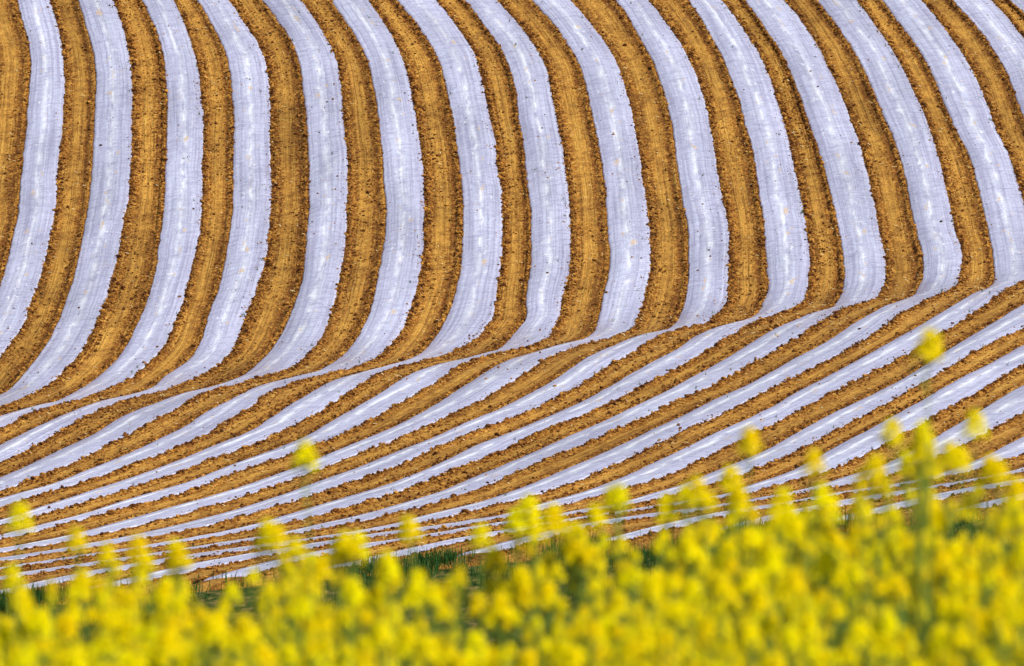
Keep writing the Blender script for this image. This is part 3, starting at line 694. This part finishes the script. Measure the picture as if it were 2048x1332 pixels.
# straw
n = 3600
L = RNG.integers(0, N_FILM + 1, n)
Y = RNG.uniform(265.5, 346, n)
t = RNG.uniform(.05, .95, n)
X = np.array([lane_pos(int(L[i]), t[i:i + 1], Y[i:i + 1])[0] for i in range(n)])
v = in_view(X, Y)
X, Y, t, L = X[v], Y[v], t[v], L[v]
n = len(X)
Z = height(X, Y) + np.array([soil_profile(t[i], int(L[i])) for i in range(n)]) + soil_rough(X, Y, t) + .018
ang = RNG.uniform(0, 3.1416, n); ln = RNG.uniform(.02, .065, n); wd = RNG.uniform(.005, .011, n); pz = RNG.uniform(-.02, .05, n)
dx, dy = np.cos(ang), np.sin(ang)
q = np.stack([np.stack([X - dx * ln - dy * wd, Y - dy * ln + dx * wd, Z], -1), np.stack([X - dx * ln + dy * wd, Y - dy * ln - dx * wd, Z + .012], -1),
              np.stack([X + dx * ln + dy * wd, Y + dy * ln - dx * wd, Z + .012 + pz], -1), np.stack([X + dx * ln - dy * wd, Y + dy * ln + dx * wd, Z + pz], -1)], 1)
straw = mesh_obj("straw_bits", q.reshape(-1, 3), np.arange(n * 4).reshape(-1, 4), M_STRAW, smooth=False)
tag(straw, "pale straw bits scattered over the bare soil", "straw", kind='stuff')

# ------------------------------------------------------------------ grass verge at the foot of the field, and seedlings on the rows


def blades(X, Y, Z, h, w, lean=.35):
    n = len(X)
    a = RNG.uniform(0, 6.283, n)
    lx, ly = np.cos(a) * h * RNG.uniform(.05, lean, n), np.sin(a) * h * RNG.uniform(.05, lean, n)
    b = RNG.uniform(0, 6.283, n)
    wx, wy = np.cos(b) * w, np.sin(b) * w
    base = np.stack([X, Y, Z], -1)
    mid = base + np.stack([lx * .35, ly * .35, h * .55], -1)
    tip = base + np.stack([lx, ly, h], -1)
    wv = np.stack([wx, wy, wx * 0], -1)
    V = np.stack([base - wv, base + wv, mid + wv * .8, mid - wv * .8, tip + wv * .15, tip - wv * .15], 1)
    F = np.array([[0, 1, 2, 3], [3, 2, 4, 5]])
    return V.reshape(-1, 3), (F[None] + (np.arange(n) * 6)[:, None, None]).reshape(-1, 4)


n = 66000
X = RNG.uniform(-16, 16, n); Y = 265.4 - np.abs(RNG.normal(0, 1, n)) * np.where(RNG.uniform(0, 1, n) < .45, 1.1, 6.5)
clump = vnoise(X * .55, Y * .4, 51) + .6 * vnoise(X * 2.2, Y * 1.2, 52)
keep = RNG.uniform(0, 1, n) < np.clip(.18 + 1.9 * clump, .02, 1) * np.clip((266 - Y) / 1.2, .25, 1)
X, Y = X[keep], Y[keep]
h = np.clip(RNG.normal(.22, .11, len(X)), .06, .62)
Vb, Fb = blades(X, Y, height(X, Y), h, RNG.uniform(.008, .016, len(X)))
verge = mesh_obj("verge_grass", Vb, Fb, M_GRASS, smooth=False)
tag(verge, "rough green grass growing along the foot of the field", "grass", kind='stuff')

n = 380
L = RNG.integers(0, N_FILM, n); Y = RNG.uniform(265.5, 340, n); t = np.where(RNG.uniform(0, 1, n) < .6, RNG.uniform(.78, 1.0, n), RNG.uniform(.05, .95, n))
X = np.array([lane_pos(int(L[i]), t[i:i + 1], Y[i:i + 1], True)[0] for i in range(n)])
rep = 4
X, Y, t = np.repeat(X, rep) + RNG.normal(0, .025, n * rep), np.repeat(Y, rep) + RNG.normal(0, .025, n * rep), np.repeat(t, rep)
v = in_view(X, Y)
X, Y, t = X[v], Y[v], t[v]
Vb, Fb = blades(X, Y, height(X, Y) + bed_profile(t) + .01, RNG.uniform(.04, .13, len(X)), RNG.uniform(.006, .014, len(X)), .7)
weeds = mesh_obj("seedling_weeds", Vb, Fb, M_GRASS, smooth=False)
tag(weeds, "tiny green seedlings dotted along the film edges", "weeds", kind='stuff')

# ------------------------------------------------------------------ flowering rapeseed on the near bank


class MB:
    def __init__(self):
        self.v, self.f, self.m = [], [], []

    def quad(self, a, b, c, d, m=0):
        i = len(self.v)
        self.v += [a, b, c, d]
        self.f.append((i, i + 1, i + 2, i + 3)); self.m.append(m)

    def tube(self, pts, r0, r1, m=0, sides=5):
        pts = [np.array(p, float) for p in pts]
        rings = []
        for j, p in enumerate(pts):
            d = pts[min(j + 1, len(pts) - 1)] - pts[max(j - 1, 0)]
            d /= np.linalg.norm(d)
            a = np.cross(d, (0, 1, 0.1)); a /= np.linalg.norm(a)
            b = np.cross(d, a)
            r = r0 + (r1 - r0) * j / (len(pts) - 1)
            i = len(self.v)
            self.v += [p + r * (math.cos(k * 2 * math.pi / sides) * a + math.sin(k * 2 * math.pi / sides) * b) for k in range(sides)]
            rings.append(i)
        for i, j in zip(rings, rings[1:]):
            for k in range(sides):
                k2 = (k + 1) % sides
                self.f.append((i + k, i + k2, j + k2, j + k)); self.m.append(m)

    def mesh(self, name, mats):
        o = mesh_obj(name, np.array(self.v), np.array(self.f), None, mats=mats, mat_index=self.m, smooth=False)
        me = o.data
        bpy.data.objects.remove(o)
        return me


def unit(v):
    v = np.array(v, float)
    return v / np.linalg.norm(v)


def head_mesh(rnd, size, n_open):
    """raceme: four-petalled flowers in a dome around a knot of buds, young pods below"""
    mb = MB()
    L = .062 * size
    mb.tube([(0, 0, -.05 * size), (0, 0, L)], .0022, .0012, 2)
    for k in range(n_open):
        f = k / n_open
        z = L * (.05 + .80 * f)
        a = k * 2.399 + rnd.uniform(-.3, .3)
        up = .25 + .75 * f
        reach = size * (.029 - .014 * f) * rnd.uniform(.85, 1.15)
        d = unit((math.cos(a), math.sin(a), up))
        c = np.array((0, 0, z)) + d * reach
        mb.tube([(0, 0, z - .006), c], .0009, .0008, 2, 3)
        nrm = unit(d + np.array((0, 0, .35)) + np.array([rnd.uniform(-.25, .25) for _ in range(3)]))
        e1 = unit(np.cross(nrm, (0.3, .2, 1))); e2 = np.cross(nrm, e1)
        spin = rnd.uniform(0, 1.57)
        pl, pw = .0125 * size ** .5, .0105 * size ** .5
        for q in range(4):
            t = spin + q * math.pi / 2
            r = math.cos(t) * e1 + math.sin(t) * e2
            s = -math.sin(t) * e1 + math.cos(t) * e2
            m_ = c + r * pl * .55 + nrm * .002
            tip = c + r * pl - nrm * rnd.uniform(-.001, .003)
            mb.quad(c, m_ + s * pw * .5, tip, m_ - s * pw * .5, 0)
        mb.tube([c, c + nrm * .006], .0016, .001, 1, 4)
    for k in range(9):
        a = k * 2.399
        r = .0045 * size * math.sqrt(k / 3)
        p = np.array((math.cos(a) * r, math.sin(a) * r, L * (1.0 - .05 * k / 9)))
        mb.tube([p, p + np.array((math.cos(a) * .002, math.sin(a) * .002, .007)), p + np.array((math.cos(a) * .002, math.sin(a) * .002, .010))], .0028, .0012, 1, 5)
    for k in range(6):
        a = k * 2.399 + 1
        z = L * rnd.uniform(-.9, .05)
        d = unit((math.cos(a), math.sin(a), .8))
        mb.tube([(0, 0, z), d * .02 + np.array((0, 0, z)), d * .045 * size + np.array((0, 0, z + .01))], .001, .0012, 2, 3)
    return mb.mesh("flower_head", [M_PETAL, M_BUD, M_STEM])


rnd = random.Random(5)
HEADS = [head_mesh(rnd, s, n) for s, n in ((.75, 20), (1.0, 26), (.62, 14), (1.3, 36), (.48, 10), (.85, 22))]
HEAD_LEN = .062


def leaf(mb, base, a, ln, wd, droop):
    d = np.array((math.cos(a), math.sin(a), 0.0)); s = np.array((-math.sin(a), math.cos(a), 0.0))
    pts = [(0, 0, .12), (.3, .10, .75), (.65, .10, 1.0), (1.0, -droop, .05)]
    c = [np.array(base) + d * ln * p[0] + np.array((0, 0, ln * p[1])) for p in pts]
    w = [wd * p[2] * .5 for p in pts]
    for j in range(3):
        mb.quad(c[j], c[j] + s * w[j] + np.array((0, 0, .25 * w[j])), c[j + 1] + s * w[j + 1] + np.array((0, 0, .25 * w[j + 1])), c[j + 1], 0)
        mb.quad(c[j], c[j + 1], c[j + 1] - s * w[j + 1] + np.array((0, 0, .25 * w[j + 1])), c[j] - s * w[j] + np.array((0, 0, .25 * w[j])), 0)


def plant_kind(rnd, H, n_branch, slim=False):
    """one rapeseed plant: returns stem mesh, foliage mesh and the tips that carry flower heads"""
    st, fo = MB(), MB()
    lean = (rnd.uniform(-.04, .04), rnd.uniform(-.04, .04))
    top = np.array((lean[0], lean[1], H - HEAD_LEN))
    axis = lambda f: np.array((lean[0] * f * f, lean[1] * f * f, (H - HEAD_LEN) * f))
    st.tube([axis(f) for f in (0, .25, .5, .75, 1)], .0036 if slim else .008, .0022, 0)
    tips = [(top, rnd.uniform(0, 6.28), 3 if slim else rnd.randrange(6))]
    for k in range(n_branch):
        f0 = rnd.uniform(.45, .80) if not slim else rnd.uniform(.78, .9)
        a = k * 2.4 + rnd.uniform(-.5, .5)
        h1 = H * (rnd.uniform(.76, .97) if not slim else rnd.uniform(.974, .994)) - HEAD_LEN
        out = (rnd.uniform(.07, .20) if not slim else rnd.uniform(.026, .05))
        p0 = axis(f0)
        p2 = np.array((p0[0] + math.cos(a) * out, p0[1] + math.sin(a) * out, max(h1, p0[2] + .05)))
        p1 = (p0 + p2) / 2 + np.array((math.cos(a), math.sin(a), -.3)) * out * .3
        st.tube([p0, p1, p2], .0042, .0024, 0)
        tips.append((p2, rnd.uniform(0, 6.28), rnd.randrange(6)))
        if not slim: leaf(fo, p0, a, rnd.uniform(.08, .14), rnd.uniform(.02, .035), .3)
    for k in range(13 if not slim else 7):
        f = rnd.uniform(.12, .72 if not slim else .45)
        a = k * 2.4 + rnd.uniform(-.4, .4)
        ln = (.30 - .22 * f) * rnd.uniform(.8, 1.2) * (.7 if slim else 1)
        leaf(fo, axis(f), a, ln, ln * rnd.uniform(.35, .5), rnd.uniform(.1, .5))
    return st.mesh("stem", [M_STEM]), fo.mesh("foliage", [M_LEAF]), tips


def place(kind, x, y, h, H0, rz, label, group=None, zg=None):
    stem, foliage, tips = kind
    z = float(height(x, y)) - .03 if zg is None else zg
    r = bpy.data.objects.new("rapeseed_plant", None)
    COL.objects.link(r)
    r.empty_display_size = .1
    s = h / H0
    r.location = (x, y, z)
    r.rotation_euler = (0, 0, rz)
    r.scale = (s, s, s)
    tag(r, label, "rapeseed plant", group)
    for nm, me in (("stem", stem), ("foliage", foliage)):
        o = bpy.data.objects.new(nm, me); COL.objects.link(o); o.parent = r
    for p, a, hv in tips:
        o = bpy.data.objects.new("flower_head", HEADS[hv]); COL.objects.link(o); o.parent = r
        o.location = tuple(p); o.rotation_euler = (0.12 * math.sin(a * 3), .12 * math.cos(a * 2), a)
    return r


KINDS = [plant_kind(rnd, 1.25, n) for n in (11, 7, 9, 12, 6, 10)]
SLIM = {1: [plant_kind(rnd, 1.5, 0, True) for _ in range(3)], 2: [plant_kind(rnd, 1.5, 2, True) for _ in range(3)], 3: [plant_kind(rnd, 1.5, 4, True) for _ in range(3)]}

# plants that stand out one by one above the crop: x, y, height of the top, heads
TALL = [
    (1.185, 27.50, -1.972, 1, 'rapeseed plant standing tallest of all, yellow head high over the white strips at right'),
    (-0.612, 28.50, -2.369, 1, 'single yellow rapeseed head on a thin stem left of centre, high above the crop'),
    (0.753, 30.50, -2.488, 1, 'amber rapeseed head standing clear just left of the tall right-hand group'),
    (0.923, 29.50, -2.476, 1, 'round greenish yellow rapeseed head alone between the amber head and the right-hand group'),
    (1.393, 29.00, -2.313, 1, 'small pale green rapeseed head at far right above the crop'),
    (1.181, 30.00, -2.419, 1, 'small greenish rapeseed head on the left shoulder of the tall right-hand group'),
    (1.214, 28.50, -2.310, 3, 'bushy yellow rapeseed plant rising tall in the right-hand group'),
    (1.212, 28.80, -2.402, 3, 'broad yellow rapeseed plant just under the tall right-hand group'),
    (1.089, 29.00, -2.449, 2, 'bright yellow rapeseed plant low on the left of the right-hand group'),
    (1.348, 29.50, -2.452, 2, 'yellow rapeseed plant low on the right of the right-hand group'),
    (-1.506, 29.50, -2.637, 1, 'amber rapeseed head standing alone at the left edge'),
    (-1.353, 30.00, -2.757, 1, 'small bright yellow rapeseed head near the left edge, clear of the crop'),
    (-0.729, 29.00, -2.645, 2, 'yellow rapeseed plant rising in front of the thin lower strips, left of centre'),
    (-0.503, 29.00, -2.675, 3, 'wide yellow rapeseed plant rising beside the grass verge, left of centre'),
    (-1.147, 29.50, -2.737, 1, 'low amber rapeseed head above the crop at left'),
    (-1.007, 29.00, -2.705, 2, 'bright yellow rapeseed plant above the crop at left'),
    (-1.239, 29.50, -2.760, 1, 'pale amber rapeseed head between two brighter heads at left'),
    (-0.096, 29.00, -2.656, 1, 'bright yellow rapeseed head over the lowest film strip near the centre'),
    (0.262, 29.50, -2.637, 1, 'yellow rapeseed head over the thin strips right of centre'),
    (0.342, 30.50, -2.663, 1, 'faint amber rapeseed head right of centre, in front of a film strip'),
    (0.568, 29.50, -2.552, 2, 'yellow rapeseed plant right of centre, in front of brown soil'),
    (0.679, 29.00, -2.539, 2, 'upright yellow rapeseed plant between right of centre heads and the round head'),
    (0.943, 29.50, -2.575, 2, 'low wide yellow rapeseed plant below the round head'),
    (-0.644, 28.60, -2.661, 2, 'yellow rapeseed plant right beside the grass gap, left of centre'),
    (1.446, 29.00, -2.449, 2, 'yellow rapeseed plant near the right edge, just above the crop line'),
]
for i, (x, y, ztop, nh, lab) in enumerate(TALL):
    kd = SLIM[nh][(i + 1) % 3]
    zg = float(height(x, y)) - .03
    tip = kd[2][0][0]
    h = ztop - zg + .03
    s = h / 1.5
    rz = random.uniform(0, 6.28)
    ox = (tip[0] * math.cos(rz) - tip[1] * math.sin(rz)) * s
    place(kd, x - ox, y, h, 1.5, rz, lab, None, zg)

# the crop itself
LIE_X = [-0.0529, -0.0374, -0.0297, -0.024, -0.0168, -0.0064, 0.0013, 0.0091, 0.0169, 0.0246, 0.0349, 0.0427, 0.0529]      # lie of the crop's top at its far edge: bearing, downward slope from the eye
LIE_S = [0.0967, 0.0966, 0.0962, 0.0951, 0.0945, 0.0937, 0.0925, 0.0912, 0.0899, 0.0883, 0.0865, 0.0844, 0.0844]
cand = []
while len(cand) < 274:
    y = 22.0 + 10.0 * random.random() ** .75
    x = random.uniform(-.0555, .0555) * y + random.uniform(-.1, .1)
    if random.random() > .5 + 3.4 * float(vnoise(np.array([x * 2.3]), np.array([y * 1.1]), 77)[0]): continue
    far_slope = float(np.interp(x / y, LIE_X, LIE_S))
    z_far, z_near = -far_slope * 31.5, -.1055 * 24.0
    top = z_near + (z_far - z_near) * (y - 24.0) / 7.5
    if any((x - a) ** 2 + ((y - b) * .7) ** 2 < .010 for a, b, _ in cand): continue
    cand.append((x, y, top))
for x, y, top in cand:
    zg = float(height(x, y)) - .03
    h = max(.75, top - zg + random.gauss(-.02, .08))
    place(random.choice(KINDS), x, y, h, 1.25, random.uniform(0, 6.28),
          "yellow flowering rapeseed plant in the dense blurred crop across the foreground", "rapeseed plants in the foreground crop", zg)

# leafy undergrowth of the crop
mb = MB()
for _ in range(5200):
    y = random.uniform(20.0, 32.3)
    x = random.uniform(-.065, .065) * y
    zg = float(height(x, y))
    leaf(mb, (x, y, zg + random.uniform(.25, .80)), random.uniform(0, 6.28), random.uniform(.10, .20), random.uniform(.05, .09), random.uniform(-.1, .5))
o = mesh_obj("crop_undergrowth", np.array(mb.v), np.array(mb.f), M_LEAF, smooth=False)
tag(o, "dark green leafy undergrowth between the rapeseed stems", "undergrowth", kind='stuff')
